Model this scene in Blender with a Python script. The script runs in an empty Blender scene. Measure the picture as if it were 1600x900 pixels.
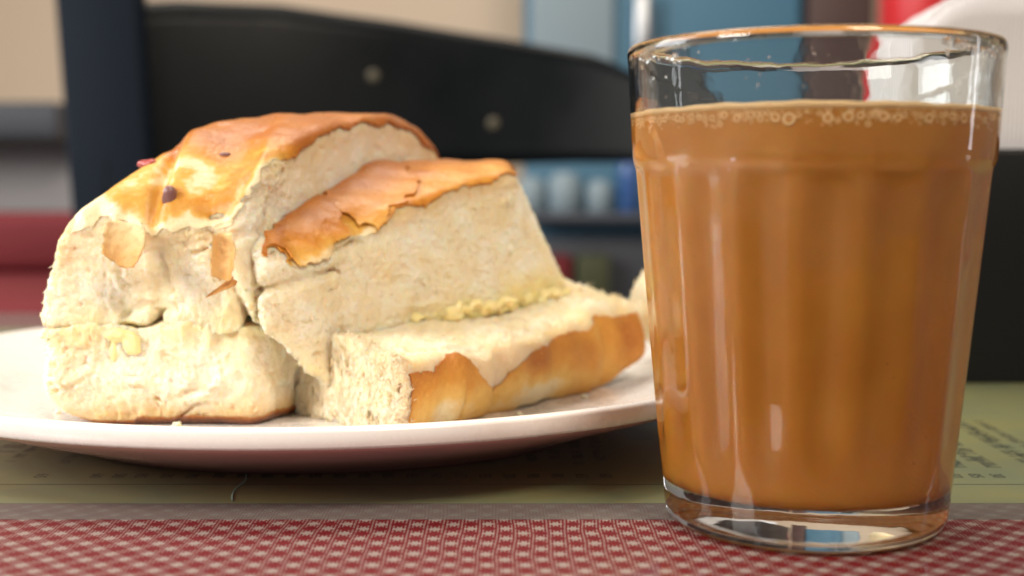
import bpy, bmesh, math, random
import numpy as np
from mathutils import Vector, Matrix

S = 0.01                                  # all sizes below are in centimetres
R = math.radians
scene = bpy.context.scene
col = scene.collection

# ------------------------------------------------------------------ camera
cam_d = bpy.data.cameras.new('camera')
cam_d.sensor_width = 36.0
cam_d.lens = 45.0
cam_d.clip_start = 0.01
cam_d.clip_end = 50.0
cam_d.dof.use_dof = True
cam_d.dof.focus_distance = 0.263
cam_d.dof.aperture_fstop = 11.5
cam = bpy.data.objects.new('camera', cam_d)
col.objects.link(cam)
cam.location = (0, 0, 6.6 * S)
cam.rotation_euler = (R(90 - 4.7), 0, 0)
scene.camera = cam

# ------------------------------------------------------------------ world and lamps
world = bpy.data.worlds.new('World')
scene.world = world
world.use_nodes = True
bg = world.node_tree.nodes['Background']
bg.inputs[0].default_value = (1.0, 0.94, 0.88, 1)
bg.inputs[1].default_value = 0.18


def lamp(name, loc, target, sx, sy, power, color):
    d = bpy.data.lights.new(name, 'AREA')
    d.shape = 'RECTANGLE'
    d.size, d.size_y, d.energy, d.color = sx, sy, power, color
    o = bpy.data.objects.new(name, d)
    col.objects.link(o)
    o.location = loc
    o.rotation_euler = (Vector(target) - Vector(loc)).to_track_quat('-Z', 'Y').to_euler()
    return o


lamp('window_light', (-1.55, 0.75, 0.70), (-0.05, 0.31, 0.04), 0.9, 1.0, 22, (0.92, 0.96, 1.0))
lamp('front_key_light', (-1.25, -0.45, 0.72), (-0.03, 0.3, 0.04), 0.55, 0.55, 24, (1.0, 0.96, 0.90))  # key lamp added to brighten the left front of bread and tea
lamp('front_fill_light', (0.45, -0.60, 1.2), (-0.02, 0.3, 0.04), 0.4, 0.4, 15, (1.0, 0.88, 0.72))  # added fill lamp, lifts the wedge's front face
lamp('streak_light', (-1.40, -0.55, -0.58), (0.0, 0.28, 0.05), 0.09, 0.24, 0.8, (0.85, 0.92, 1.0))  # small low lamp added to put narrow bright streaks on the tumbler
lamp('ceiling_light', (-0.35, 1.0, 1.6), (0.0, 0.34, 0.03), 1.1, 0.6, 15, (1.0, 0.91, 0.77))
lamp('side_light', (1.9, 0.45, 0.35), (0.05, 0.3, 0.05), 0.10, 0.9, 1.2, (0.95, 0.95, 1.0))
lamp('room_light', (0.2, 1.5, 2.2), (0.0, 2.4, 0.1), 1.5, 0.5, 12, (1.0, 0.92, 0.82))

scene.view_settings.view_transform = 'Standard'
scene.view_settings.look = 'None'
scene.view_settings.exposure = 0.18
scene.view_settings.gamma = 1.0
scene.render.engine = 'CYCLES'
cy = scene.cycles
cy.use_denoising = True
cy.max_bounces = 14
cy.transmission_bounces = 12
cy.glossy_bounces = 6
cy.diffuse_bounces = 4
cy.transparent_max_bounces = 12
cy.caustics_reflective = True
cy.caustics_refractive = True
cy.blur_glossy = 0.5
cy.sample_clamp_indirect = 6.0

# ------------------------------------------------------------------ helpers
def setp(o, label=None, cat=None, group=None, kind=None):
    for k, v in (('label', label), ('category', cat), ('group', group), ('kind', kind)):
        if v:
            o[k] = v
    return o


def empty(name, loc):
    o = bpy.data.objects.new(name, None)
    o.empty_display_size = 0.01
    col.objects.link(o)
    o.location = [c * S for c in loc]
    return o


def link(name, me, mat, parent=None, smooth=True):
    o = bpy.data.objects.new(name, me)
    col.objects.link(o)
    if mat is not None and len(me.materials) == 0:
        me.materials.append(mat)
    if smooth and len(me.polygons):
        me.polygons.foreach_set('use_smooth', np.ones(len(me.polygons), dtype=bool))
    if parent is not None:
        o.parent = parent
        p, m = parent, Vector((0, 0, 0))
        while p is not None:
            m += p.location
            p = p.parent
        o.location = -m
    return o


def np_mesh(name, v, f, attrs=None):
    """v (n,3) in cm, f (m,4) or (m,3) indices"""
    me = bpy.data.meshes.new(name)
    k = f.shape[1]
    me.vertices.add(len(v))
    me.vertices.foreach_set('co', (v * S).astype(np.float32).ravel())
    me.loops.add(f.size)
    me.loops.foreach_set('vertex_index', f.astype(np.int32).ravel())
    me.polygons.add(len(f))
    me.polygons.foreach_set('loop_start', (np.arange(len(f)) * k).astype(np.int32))
    me.update(calc_edges=True)
    me.validate()
    for n, a in (attrs or {}).items():
        at = me.attributes.new(n, 'FLOAT', 'POINT')
        at.data.foreach_set('value', a.astype(np.float32))
    return me


def bm_mesh(name, bm):
    bmesh.ops.recalc_face_normals(bm, faces=bm.faces[:])
    me = bpy.data.meshes.new(name)
    bm.to_mesh(me)
    bm.free()
    me.transform(Matrix.Scale(S, 4))
    return me


def add_box(bm, lo, hi, rot=None, piv=None):
    vs = []
    for i in (0, 1):
        for j in (0, 1):
            for k in (0, 1):
                vs.append(bm.verts.new(((lo, hi)[i][0], (lo, hi)[j][1], (lo, hi)[k][2])))
    for q in ((0, 1, 3, 2), (4, 6, 7, 5), (0, 4, 5, 1), (2, 3, 7, 6), (0, 2, 6, 4), (1, 5, 7, 3)):
        bm.faces.new([vs[i] for i in q])
    return vs


def box_obj(name, lo, hi, mat, parent=None, bev=0.0, seg=3, rot=None):
    bm = bmesh.new()
    add_box(bm, lo, hi)
    if bev > 0:
        bmesh.ops.bevel(bm, geom=bm.edges[:], offset=bev, segments=seg, affect='EDGES', profile=0.5)
    return link(name, bm_mesh(name, bm), mat, parent, smooth=bev > 0)


def revolve(name, prof, seg, centre, rfun=None, close=False):
    """prof: list of (r,z); r==0 ends are welded to one point"""
    n = len(prof)
    th = np.arange(seg) * 2 * math.pi / seg
    V, idx = [], []
    for (r, z) in prof:
        if r <= 1e-6:
            idx.append([len(V)] * seg)
            V.append((centre[0], centre[1], centre[2] + z))
        else:
            row = []
            for t in th:
                rr = rfun(r, z, t) if rfun else r
                row.append(len(V))
                V.append((centre[0] + rr * math.cos(t), centre[1] + rr * math.sin(t), centre[2] + z))
            idx.append(row)
    F = []
    rng = range(n if close else n - 1)
    for i in rng:
        a, b = idx[i], idx[(i + 1) % n]
        for j in range(seg):
            k = (j + 1) % seg
            q = [a[j], a[k], b[k], b[j]]
            u = []
            for w in q:
                if w not in u:
                    u.append(w)
            if len(u) >= 3:
                F.append(u)
    me = bpy.data.meshes.new(name)
    me.from_pydata([[c * S for c in v] for v in V], [], F)
    me.update()
    return me


# ------------------------------------------------------------------ materials
def mat(name, base=(0.8, 0.8, 0.8), rough=0.5, **kw):
    m = bpy.data.materials.new(name)
    m.use_nodes = True
    b = m.node_tree.nodes['Principled BSDF']
    b.inputs['Base Color'].default_value = (*base, 1)
    b.inputs['Roughness'].default_value = rough
    for k, v in kw.items():
        b.inputs[k.replace('_', ' ')].default_value = v
    return m


class N:
    """small node helper"""
    def __init__(self, m):
        self.t = m.node_tree
        self.b = self.t.nodes['Principled BSDF']

    def new(self, ty, **props):
        n = self.t.nodes.new(ty)
        for k, v in props.items():
            setattr(n, k, v)
        return n

    def val(self, n, sock, v):
        if hasattr(v, 'is_linked') or isinstance(v, bpy.types.NodeSocket):
            self.t.links.new(v, n.inputs[sock])
        else:
            n.inputs[sock].default_value = v

    def math(self, op, a, b=0.0, c=0.0, clamp=False):
        n = self.new('ShaderNodeMath', operation=op, use_clamp=clamp)
        self.val(n, 0, a); self.val(n, 1, b); self.val(n, 2, c)
        return n.outputs[0]

    def coord(self):
        """object coordinates in centimetres"""
        tc = self.new('ShaderNodeTexCoord')
        v = self.new('ShaderNodeVectorMath', operation='SCALE')
        self.t.links.new(tc.outputs['Object'], v.inputs[0])
        v.inputs['Scale'].default_value = 100.0
        return v.outputs[0]

    def noise(self, co, scale, detail=3.0, rough=0.55, stretch=None):
        if stretch:
            mp = self.new('ShaderNodeMapping')
            mp.inputs['Scale'].default_value = stretch
            self.t.links.new(co, mp.inputs[0])
            co = mp.outputs[0]
        n = self.new('ShaderNodeTexNoise')
        n.inputs['Scale'].default_value = scale
        n.inputs['Detail'].default_value = detail
        n.inputs['Roughness'].default_value = rough
        self.t.links.new(co, n.inputs['Vector'])
        return n.outputs['Fac']

    def voro(self, co, scale, feature='F1'):
        n = self.new('ShaderNodeTexVoronoi', feature=feature)
        n.inputs['Scale'].default_value = scale
        self.t.links.new(co, n.inputs['Vector'])
        return n.outputs['Distance']

    def ramp(self, fac, stops, interp='LINEAR'):
        n = self.new('ShaderNodeValToRGB')
        n.color_ramp.interpolation = interp
        e = n.color_ramp.elements
        while len(e) < len(stops):
            e.new(0.5)
        for el, (p, c) in zip(e, stops):
            el.position = p
            el.color = (*c, 1)
        self.t.links.new(fac, n.inputs[0])
        return n.outputs[0]

    def mix(self, fac, a, b, blend='MIX'):
        n = self.new('ShaderNodeMix', data_type='RGBA', blend_type=blend)
        self.val(n, 0, fac)
        for i, x in ((6, a), (7, b)):
            if isinstance(x, tuple):
                x = (*x, 1)
            self.val(n, i, x)
        return n.outputs[2]

    def attr(self, name):
        return self.new('ShaderNodeAttribute', attribute_name=name).outputs['Fac']

    def smooth(self, x, lo, hi):
        n = self.new('ShaderNodeMapRange', interpolation_type='SMOOTHSTEP')
        self.val(n, 0, x); n.inputs[1].default_value = lo; n.inputs[2].default_value = hi
        return n.outputs[0]

    def bump(self, height, strength, dist_cm, normal=None):
        n = self.new('ShaderNodeBump')
        n.inputs['Strength'].default_value = strength
        n.inputs['Distance'].default_value = dist_cm * S
        self.t.links.new(height, n.inputs['Height'])
        if normal is not None:
            self.t.links.new(normal, n.inputs['Normal'])
        return n.outputs[0]

    def out(self, sock, v):
        self.t.links.new(v, self.b.inputs[sock])


def make_crumb():
    m = mat('bread_crumb', (0.8, 0.7, 0.5), 0.75, Subsurface_Weight=0.75, Subsurface_Scale=0.0045,
            Specular_IOR_Level=0.2)
    m.node_tree.nodes['Principled BSDF'].inputs['Subsurface Radius'].default_value = (1.0, 0.62, 0.32)
    n = N(m)
    co = n.coord()
    a = n.noise(co, 1.1, 3)
    c = n.ramp(a, [(0.28, (0.87, 0.71, 0.44)), (0.48, (0.92, 0.805, 0.585)), (0.68, (0.94, 0.87, 0.73))])
    fine = n.noise(co, 15, 4, 0.7)
    c = n.mix(n.math('MULTIPLY', n.smooth(fine, 0.44, 0.30), 0.25), c, (0.70, 0.50, 0.25))
    c = n.mix(n.math('MULTIPLY', n.smooth(fine, 0.54, 0.66), 0.6), c, (0.95, 0.90, 0.80))
    tan = n.attr('tan')
    c = n.mix(n.math('MULTIPLY', tan, 0.85), c, (0.66, 0.36, 0.10))
    but = n.attr('butter')
    c = n.mix(n.math('MULTIPLY', but, 0.85), c, (0.90, 0.71, 0.27))
    n.out('Base Color', c)
    pores = n.voro(co, 11)
    fib = n.noise(co, 9, 4, 0.7, (1.6, 1.6, 0.6))
    h = n.math('ADD', n.math('MULTIPLY', n.smooth(pores, 0.0, 0.45), 0.5), fib)
    b1 = n.bump(h, 0.6, 0.07)
    n.out('Normal', n.bump(n.noise(co, 30, 4, 0.7), 0.5, 0.03, b1))
    n.out('Roughness', n.math('SUBTRACT', 0.78, n.math('MULTIPLY', but, 0.35)))
    return m


def make_crust(name, dark, mid, pale, rough=0.34, wrinkle=0.5):
    m = mat(name, mid, rough, Specular_IOR_Level=0.5, Subsurface_Weight=0.12, Subsurface_Scale=0.002)
    n = N(m)
    co = n.coord()
    br = n.attr('brown')
    v = n.math('ADD', br, n.math('MULTIPLY', n.math('SUBTRACT', n.noise(co, 1.3, 4, 0.6), 0.5), 0.7))
    c = n.ramp(v, [(-0.0, (0.82, 0.66, 0.40)), (0.22, pale), (0.55, mid), (0.95, dark)])
    sp = n.noise(co, 12, 3, 0.7)
    c = n.mix(n.math('MULTIPLY', n.smooth(sp, 0.56, 0.72), 0.40), c, pale)
    c = n.mix(n.math('MULTIPLY', n.smooth(sp, 0.42, 0.28), 0.35), c, dark)
    n.out('Base Color', c)
    w = n.noise(co, 7, 4, 0.65)
    b1 = n.bump(w, wrinkle, 0.05)
    n.out('Normal', n.bump(n.noise(co, 42, 2), 0.35, 0.012, b1))
    n.out('Roughness', n.math('ADD', rough - 0.12, n.math('MULTIPLY', n.noise(co, 5, 3), 0.34)))
    return m


M = {}
M['crumb'] = make_crumb()
M['crust'] = make_crust('bread_crust', (0.40, 0.115, 0.008), (0.58, 0.215, 0.014), (0.72, 0.38, 0.070), 0.27)
M['side_crust'] = make_crust('bread_side_crust', (0.44, 0.14, 0.012), (0.62, 0.265, 0.032), (0.76, 0.46, 0.12), 0.5, 1.0)
M['base_crust'] = make_crust('bread_base_crust', (0.10, 0.025, 0.006), (0.30, 0.09, 0.015), (0.55, 0.26, 0.07), 0.3)
M['flake'] = make_crust('bread_flake', (0.55, 0.22, 0.04), (0.68, 0.38, 0.12), (0.80, 0.58, 0.28), 0.45, 0.9)
M['fluff'] = mat('bread_fluff', (0.88, 0.79, 0.61), 0.9, Specular_IOR_Level=0.1)
_t = M['fluff'].node_tree
_tr = _t.nodes.new('ShaderNodeBsdfTranslucent'); _tr.inputs[0].default_value = (0.85, 0.74, 0.52, 1)
_mx = _t.nodes.new('ShaderNodeMixShader'); _mx.inputs[0].default_value = 0.45
_t.links.new(_t.nodes['Principled BSDF'].outputs[0], _mx.inputs[1]); _t.links.new(_tr.outputs[0], _mx.inputs[2])
_t.links.new(_mx.outputs[0], _t.nodes['Material Output'].inputs[0])
M['butter'] = mat('butter', (0.95, 0.78, 0.38), 0.3, Subsurface_Weight=0.3, Subsurface_Scale=0.003)
M['fruit'] = mat('candied_fruit', (0.42, 0.07, 0.06), 0.3, Subsurface_Weight=0.3, Subsurface_Scale=0.002)
M['raisin'] = mat('raisin', (0.22, 0.10, 0.09), 0.35)

M['plate'] = mat('plate_white', (0.80, 0.71, 0.66), 0.22, Coat_Weight=0.5, Coat_Roughness=0.12)
n = N(M['plate']); co = n.coord()
n.out('Base Color', n.mix(n.smooth(n.noise(co, 0.8, 5), 0.45, 0.75), (0.87, 0.82, 0.78), (0.82, 0.75, 0.70)))
n.out('Roughness', n.math('ADD', 0.12, n.math('MULTIPLY', n.noise(co, 2.5, 5, 0.7), 0.3)))
M['plate_under'] = mat('plate_pink', (0.74, 0.38, 0.39), 0.25, Coat_Weight=0.4, Coat_Roughness=0.1)

M['glass'] = mat('clear_glass', (0.98, 1.0, 0.985), 0.0, Transmission_Weight=1.0, IOR=1.5)
n = N(M['glass']); co = n.coord()
n.out('Normal', n.bump(n.noise(co, 1.3, 2), 0.14, 0.05))
n.out('Roughness', n.math('MULTIPLY', n.smooth(n.noise(co, 3.0, 5, 0.7, (1, 1, 0.5)), 0.50, 0.80), 0.16))
M['drop'] = mat('water_drop', (1, 1, 1), 0.0, Transmission_Weight=1.0, IOR=1.33)

M['tea'] = mat('milk_tea', (0.50, 0.20, 0.04), 0.4, Subsurface_Weight=0.3, Subsurface_Scale=0.006)
n = N(M['tea']); co = n.coord()
c = n.mix(n.smooth(n.noise(co, 0.5, 3), 0.35, 0.7), (0.49, 0.182, 0.013), (0.56, 0.225, 0.024))
sp = n.voro(co, 3.6)
big = n.noise(co, 2.2, 2)
c = n.mix(n.math('MULTIPLY', n.smooth(sp, 0.085, 0.04), n.smooth(big, 0.5, 0.62)), c, (0.16, 0.05, 0.012))
n.out('Base Color', c)
M['foam'] = mat('tea_foam', (0.84, 0.56, 0.27), 0.4)
M['bubble'] = mat('tea_bubble', (0.62, 0.28, 0.07), 0.12)


def make_gingham():
    m = mat('gingham_cloth', (0.5, 0.1, 0.1), 0.6, Coat_Weight=0.6, Coat_Roughness=0.08, Specular_IOR_Level=0.2)
    n = N(m)
    tc = n.new('ShaderNodeTexCoord')
    sep = n.new('ShaderNodeSeparateXYZ')
    n.t.links.new(tc.outputs['Object'], sep.inputs[0])
    x = n.math('MULTIPLY', sep.outputs[0], 100.0)
    y = n.math('MULTIPLY', sep.outputs[1], 100.0)
    cw = n.coord()
    x2 = n.math('ADD', n.math('ADD', x, n.math('MULTIPLY', y, 0.03)), n.math('MULTIPLY', n.noise(cw, 0.35, 2), 0.22))
    y = n.math('ADD', y, n.math('MULTIPLY', n.noise(cw, 0.28, 2), 0.25))
    p = 0.475
    st = n.math('FRACT', n.math('DIVIDE', n.math('ADD', x2, n.math('MULTIPLY', y, -0.03)), 0.070))
    stripe = n.smooth(n.math('ABSOLUTE', n.math('SUBTRACT', st, 0.5)), 0.20, 0.30)       # 0/1 across
    jag = n.math('MULTIPLY', n.math('SUBTRACT', stripe, 0.5), 0.055)
    u = n.math('DIVIDE', n.math('MULTIPLY', n.math('ADD', x2, y), 0.7071), p)
    v = n.math('DIVIDE', n.math('MULTIPLY', n.math('SUBTRACT', x2, y), 0.7071), p)

    def band(w):
        f = n.math('ABSOLUTE', n.math('SUBTRACT', n.math('FRACT', n.math('ADD', w, 100.0)), 0.5))
        return n.smooth(n.math('ADD', f, jag), 0.272, 0.300)
    a, b = band(u), band(v)
    both = n.math('MULTIPLY', a, b)
    one = n.math('SUBTRACT', n.math('ADD', a, b), n.math('MULTIPLY', both, 2.0))
    white = n.math('ADD', both, n.math('MULTIPLY', one, n.math('MULTIPLY', stripe, 0.55)), clamp=True)
    co = n.coord()
    red = n.mix(n.noise(co, 30, 2), (0.11, 0.003, 0.007), (0.155, 0.007, 0.011))
    c = n.mix(white, red, (0.28, 0.22, 0.195))
    n.out('Base Color', c)
    return m


M['cloth'] = make_gingham()
M['paper'] = mat('menu_paper', (0.43, 0.38, 0.15), 0.5, Coat_Weight=1.0, Coat_Roughness=0.09)
n = N(M['paper']); co = n.coord()
n.out('Base Color', n.mix(n.smooth(n.noise(co, 0.25, 4), 0.35, 0.7), (0.26, 0.25, 0.10), (0.19, 0.22, 0.125)))
n.out('Coat Roughness', n.math('MULTIPLY', n.noise(co, 0.7, 4), 0.16))
M['ink'] = mat('menu_ink', (0.035, 0.04, 0.03), 0.5, Coat_Weight=1.0, Coat_Roughness=0.09)
M['lam'] = mat('laminate', (0.26, 0.24, 0.22), 0.25, Alpha=0.42, Coat_Weight=0.5)
M['hair'] = mat('thread', (0.35, 0.55, 0.50), 0.5)

M['wood'] = mat('table_wood', (0.25, 0.16, 0.10), 0.4)
M['black_plastic'] = mat('chair_plastic', (0.004, 0.005, 0.006), 0.3, Specular_IOR_Level=0.09)
n = N(M['black_plastic']); co = n.coord()
n.out('Roughness', n.math('ADD', 0.16, n.math('MULTIPLY', n.noise(co, 0.15, 3), 0.3)))
M['black_box'] = mat('holder_plastic', (0.005, 0.005, 0.005), 0.45, Specular_IOR_Level=0.2)
M['tissue'] = mat('tissue_paper', (0.54, 0.51, 0.51), 0.9)
n = N(M['tissue']); co = n.coord()
w = n.new('ShaderNodeTexWave'); w.inputs['Scale'].default_value = 2.2; w.inputs['Distortion'].default_value = 1.0
n.t.links.new(co, w.inputs[0])
n.out('Normal', n.bump(w.outputs['Fac'], 0.35, 0.04))
M['wall'] = mat('wall_paint', (0.68, 0.53, 0.39), 0.8)
M['pinkwall'] = mat('panel_pink', (0.66, 0.56, 0.54), 0.8)
M['blue'] = mat('blue_paint', (0.06, 0.17, 0.26), 0.5)
M['palegrey'] = mat('grey_blue_paint', (0.24, 0.31, 0.35), 0.5)
M['maroon'] = mat('maroon_paint', (0.07, 0.035, 0.03), 0.5)
M['red'] = mat('red_plastic', (0.60, 0.015, 0.02), 0.4)
M['vinyl'] = mat('red_vinyl', (0.15, 0.020, 0.024), 0.7, Specular_IOR_Level=0.2)
M['floor'] = mat('floor_tile', (0.045, 0.04, 0.038), 0.6)
M['post'] = mat('post_paint', (0.010, 0.014, 0.021), 0.5, Specular_IOR_Level=0.03)
M['bokeh'] = mat('pale_bokeh_spot', (0.09, 0.075, 0.045), 0.6)  # pale tone for the highlight spots on the chair back
M['bottle'] = mat('blue_bottle', (0.05, 0.12, 0.32), 0.2)
M['olive'] = mat('olive_card', (0.05, 0.055, 0.02), 0.6)
M['steel'] = mat('brushed_steel', (0.55, 0.57, 0.6), 0.35, Metallic=1.0)
M['darkgrey'] = mat('dark_grey_paint', (0.05, 0.055, 0.07), 0.5)

# ------------------------------------------------------------------ setting
table = box_obj('table_top', (-60, 17.5, -3.2), (60, 64.5, -0.06), M['wood'], bev=0.4)
setp(table, kind='structure')
fl = box_obj('floor', (-250, -300, -78), (300, 300, -75), M['floor'])
setp(fl, kind='structure')
wl = box_obj('wall', (-250, 240, -75), (300, 250, 190), M['wall'])
setp(wl, kind='structure')

cloth = box_obj('tablecloth', (-61, 17.3, -0.055), (61, 64.7, 0.0), M['cloth'])
setp(cloth, 'red and white gingham tablecloth under the plate and the glass of tea', 'tablecloth')

menu = setp(empty('menu_sheet', (0, 43, 0)), 'yellow laminated menu sheet with dark print under the plate', 'menu')
box_obj('paper', (-58, 25.96, 0.004), (58, 58, 0.014), M['paper'], menu)
box_obj('laminate_edge', (-59, 24.70, 0.004), (59, 25.96, 0.012), M['lam'], menu)
bm = bmesh.new()
add_box(bm, (-58, 27.57, 0.010), (58, 27.62, 0.0165))
link('ruled_line', bm_mesh('ruled_line', bm), M['ink'], menu, False)

rng = random.Random(5)


def word_run(bm, x, y0, y1, size):
    """a run of small print along the depth of the table, too small to read"""
    y = y0
    while y < y1:
        if rng.random() < 0.16:
            y += size * 0.7
            continue
        w = size * rng.uniform(0.40, 0.62)
        t = size * 0.17
        a, b = x - size / 2, x + size / 2
        z0, z1 = 0.010, 0.0165
        add_box(bm, (a, y, z0), (b, y + t, z1))
        if rng.random() < 0.65:
            add_box(bm, (a, y + w - t, z0), (a + size * rng.choice((0.5, 1.0)), y + w, z1 - 0.0004))
        if rng.random() < 0.7:
            q = rng.choice((a, b - t, x))
            add_box(bm, (q, y, z0), (q + t, y + w, z1 - 0.0008))
        y += w + size * 0.16


bm = bmesh.new()
cols = [(-11.9, 1), (-10.6, 1), (-9.35, 0), (-8.85, 0), (-8.35, 0), (-7.77, 0), (-7.2, 0)] + \
       [(-6.6 + 0.545 * k, 0) for k in range(17)] + [(10.0, 0), (10.47, 0), (10.95, 0), (12.4, 0), (12.9, 0)]
for x, _ in cols:
    word_run(bm, x, 29.6 + rng.uniform(0, 0.5), rng.uniform(33, 38), 0.27)
for x in (10.4, 11.2, 12.2):
    word_run(bm, x, 29.0 + rng.uniform(0, 0.3), rng.uniform(34, 36), 0.34)
for x, y in ((-12.5, 31), (-10.5, 31.5), (10.5, 37.5), (12.2, 38)):
    word_run(bm, x, y, y + 3.2, 0.6)
link('small_print', bm_mesh('small_print', bm), M['ink'], menu, False)


def digits(body, x, y, size):
    cu = bpy.data.curves.new('price', 'FONT')
    cu.body = body
    cu.size = size
    cu.extrude = 0.001
    cu.offset = size * 0.012
    o = bpy.data.objects.new('price', cu)
    col.objects.link(o)
    dg = bpy.context.evaluated_depsgraph_get()
    me = bpy.data.meshes.new_from_object(o.evaluated_get(dg))
    bpy.data.objects.remove(o)
    me.transform(Matrix.Scale(S, 4) @ Matrix.Translation((x, y, 0.0156)) @ Matrix.Rotation(R(-90), 4, 'Z'))
    me.materials.clear()
    return link('price', me, M['ink'], menu, False)


for k, (x, _) in enumerate(cols):
    digits(('80', '65', '60', '50', '85', '30', '90')[k % 7], x - 0.14, 28.62, 0.40)

# ------------------------------------------------------------------ plate
PC = (-5.05, 36.2, 0.016)
plate = setp(empty('plate', PC), 'round white plate with pink underside carrying the torn buttered bread', 'plate')
top = [(0, 0.86), (3, 0.86), (6, 0.87), (7.6, 0.89), (8.3, 0.93), (8.8, 1.02), (9.3, 1.16), (10, 1.38), (10.8, 1.62),
       (11.35, 1.78), (11.55, 1.835), (11.68, 1.855), (11.78, 1.845), (11.84, 1.81), (11.86, 1.76), (11.855, 1.6),
       (11.83, 1.48), (11.80, 1.43), (11.74, 1.405)]
und = [(11.76, 1.425), (11.70, 1.385), (11.5, 1.30), (10.9, 1.10), (10.0, 0.80), (9.0, 0.48), (8.2, 0.22), (7.8, 0.08),
       (7.65, 0.0), (7.3, 0.0), (7.2, 0.15), (6, 0.2), (0, 0.2)]
link('dish', revolve('dish', top, 256, PC), M['plate'], plate)
link('underside', revolve('underside', und, 256, PC), M['plate_under'], plate)

# ------------------------------------------------------------------ tumbler of tea
GC = (5.72, 24.7, 0.018)
NF = 18
outer = [(0, 0.05), (1.5, 0.05), (2.0, 0.03), (2.30, 0.0), (2.45, 0.01), (2.56, 0.06), (2.64, 0.14), (2.69, 0.24), (2.715, 0.36),
         (2.73, 0.5), (2.745, 0.65), (2.76, 0.8)]
for k in range(1, 25):
    t = k / 24.0
    outer.append((2.76 + (3.375 - 2.76) * t, 0.8 + (6.72 - 0.8) * t))
outer += [(3.39, 6.80), (3.405, 6.86), (3.43, 6.92), (3.455, 6.97), (3.47, 7.03), (3.485, 7.12), (3.52, 7.5), (3.555, 8.0),
          (3.59, 8.5), (3.615, 8.85), (3.63, 9.0), (3.638, 9.08), (3.625, 9.15), (3.59, 9.20), (3.54, 9.22)]
inner = [(3.48, 9.20), (3.445, 9.15), (3.42, 9.07), (3.40, 8.95), (3.375, 8.6), (3.34, 8.1), (3.30, 7.6), (3.26, 7.1), (3.20, 6.6)]
for k in range(1, 16):
    t = k / 15.0
    inner.append((3.20 + (2.52 - 3.20) * t, 6.6 + (1.15 - 6.6) * t))
inner += [(2.49, 1.0), (2.43, 0.90), (2.33, 0.83), (2.15, 0.79), (1.6, 0.77), (0.8, 0.76), (0, 0.76)]


def gs(z):
    return 1.0 - 0.036 * z / 9.2


outer = [(r * gs(z), z * 0.995) for r, z in outer]
inner = [(r * gs(z), z * 0.995) for r, z in inner]


def sst(x, a, b):
    t = min(1.0, max(0.0, (x - a) / (b - a)))
    return t * t * (3 - 2 * t)


def flute(r, z, t):
    w = (1 - sst(z, 6.70, 6.98)) * sst(z, 0.95, 2.0)
    if w <= 0 or r < 2.4:
        return r
    ph = ((t + 0.13) * NF / (2 * math.pi)) % 1.0 - 0.5
    chord = math.cos(math.pi / NF) / math.cos(ph * 2 * math.pi / NF)
    return r * (1 - w) + w * r * (chord - 0.010 * math.cos(ph * math.pi) ** 2 + 0.008)


tumbler = setp(empty('glass_tumbler', GC), 'clear fluted glass tumbler with thick base holding milky tea', 'glass')
NO = len(outer)
prof = outer + inner
gseg = NF * 18
_oz = {}


def inner_flute(r, z, t):
    w = (1 - sst(z, 6.3, 6.9)) * sst(z, 1.1, 2.2)
    return r + w * 0.062 * math.cos((t + 0.13) * NF)


def gfun(r, z, t):
    return flute(r, z, t) if r > _inner_r(z) + 0.06 else (inner_flute(r, z, t) if r > 2.3 else r)


def _inner_r(z):
    zs = [p[1] for p in inner][::-1]
    rs = [p[0] for p in inner][::-1]
    return float(np.interp(z, zs, rs))


gm = revolve('tumbler_body', prof, gseg, GC, gfun)
link('body', gm, M['glass'], tumbler)

tea = setp(empty('milk_tea', (GC[0], GC[1], GC[2] + 0.78)), 'orange brown milky tea with small bubbles at its top inside the glass', 'tea')
tp = [(0, 0.75)] + [(r + 0.014, z - 0.008) for r, z in inner[::-1][1:] if z < 7.6]
tp += [(r * gs(z) + 0.003, z) for r, z in ((3.330, 7.70), (3.337, 7.80), (3.343, 7.88), (3.342, 7.915), (3.30, 7.90), (3.22, 7.87), (3.0, 7.85), (0, 7.84))]
link('liquid', revolve('liquid', tp, gseg, GC, lambda r, z, t: inner_flute(r, z, t) if r > 2.3 else r), M['tea'], tea)

# pale froth ring on the wall and small bubbles hanging under it
rb = random.Random(11)
fr = []
for k in range(120):
    t = k / 119.0 * math.pi * 2
    fr.append(t)
bm = bmesh.new()
rings = []
seg = 220
for j in range(seg):
    t = j * 2 * math.pi / seg
    wob = 0.008 * math.sin(3 * t + 1) + 0.005 * math.sin(13 * t) + 0.004 * math.sin(31 * t + 2)
    row = []
    for (dr, dz) in ((0.0, -0.06), (0.016, -0.01), (0.012, 0.045), (-0.05, 0.055), (-0.16, 0.03), (-0.16, -0.06)):
        r = 3.345 * gs(7.88) + 0.003 + dr
        row.append(bm.verts.new((GC[0] + r * math.cos(t), GC[1] + r * math.sin(t), GC[2] + 7.885 + dz * (1 + 12 * wob) + wob)))
    rings.append(row)
for j in range(seg):
    a, b = rings[j], rings[(j + 1) % seg]
    for i in range(6):
        k = (i + 1) % 6
        bm.faces.new((a[i], b[i], b[k], a[k]))
link('froth_ring', bm_mesh('froth_ring', bm), M['foam'], tea)


def wall_r(z):
    return _inner_r(z) + 0.014


def ring_mesh(bm, c, nrm, up, R0, r0, su=14, sv=6):
    side = nrm.cross(up).normalized()
    g = []
    for i in range(su):
        a = i * 2 * math.pi / su
        e = side * math.cos(a) + up * math.sin(a)
        row = []
        for j in range(sv):
            b = j * 2 * math.pi / sv
            row.append(bm.verts.new(c + e * (R0 + r0 * math.cos(b)) + nrm * (r0 * math.sin(b))))
        g.append(row)
    for i in range(su):
        a, b = g[i], g[(i + 1) % su]
        for j in range(sv):
            k = (j + 1) % sv
            bm.faces.new((a[j], b[j], b[k], a[k]))


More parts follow.
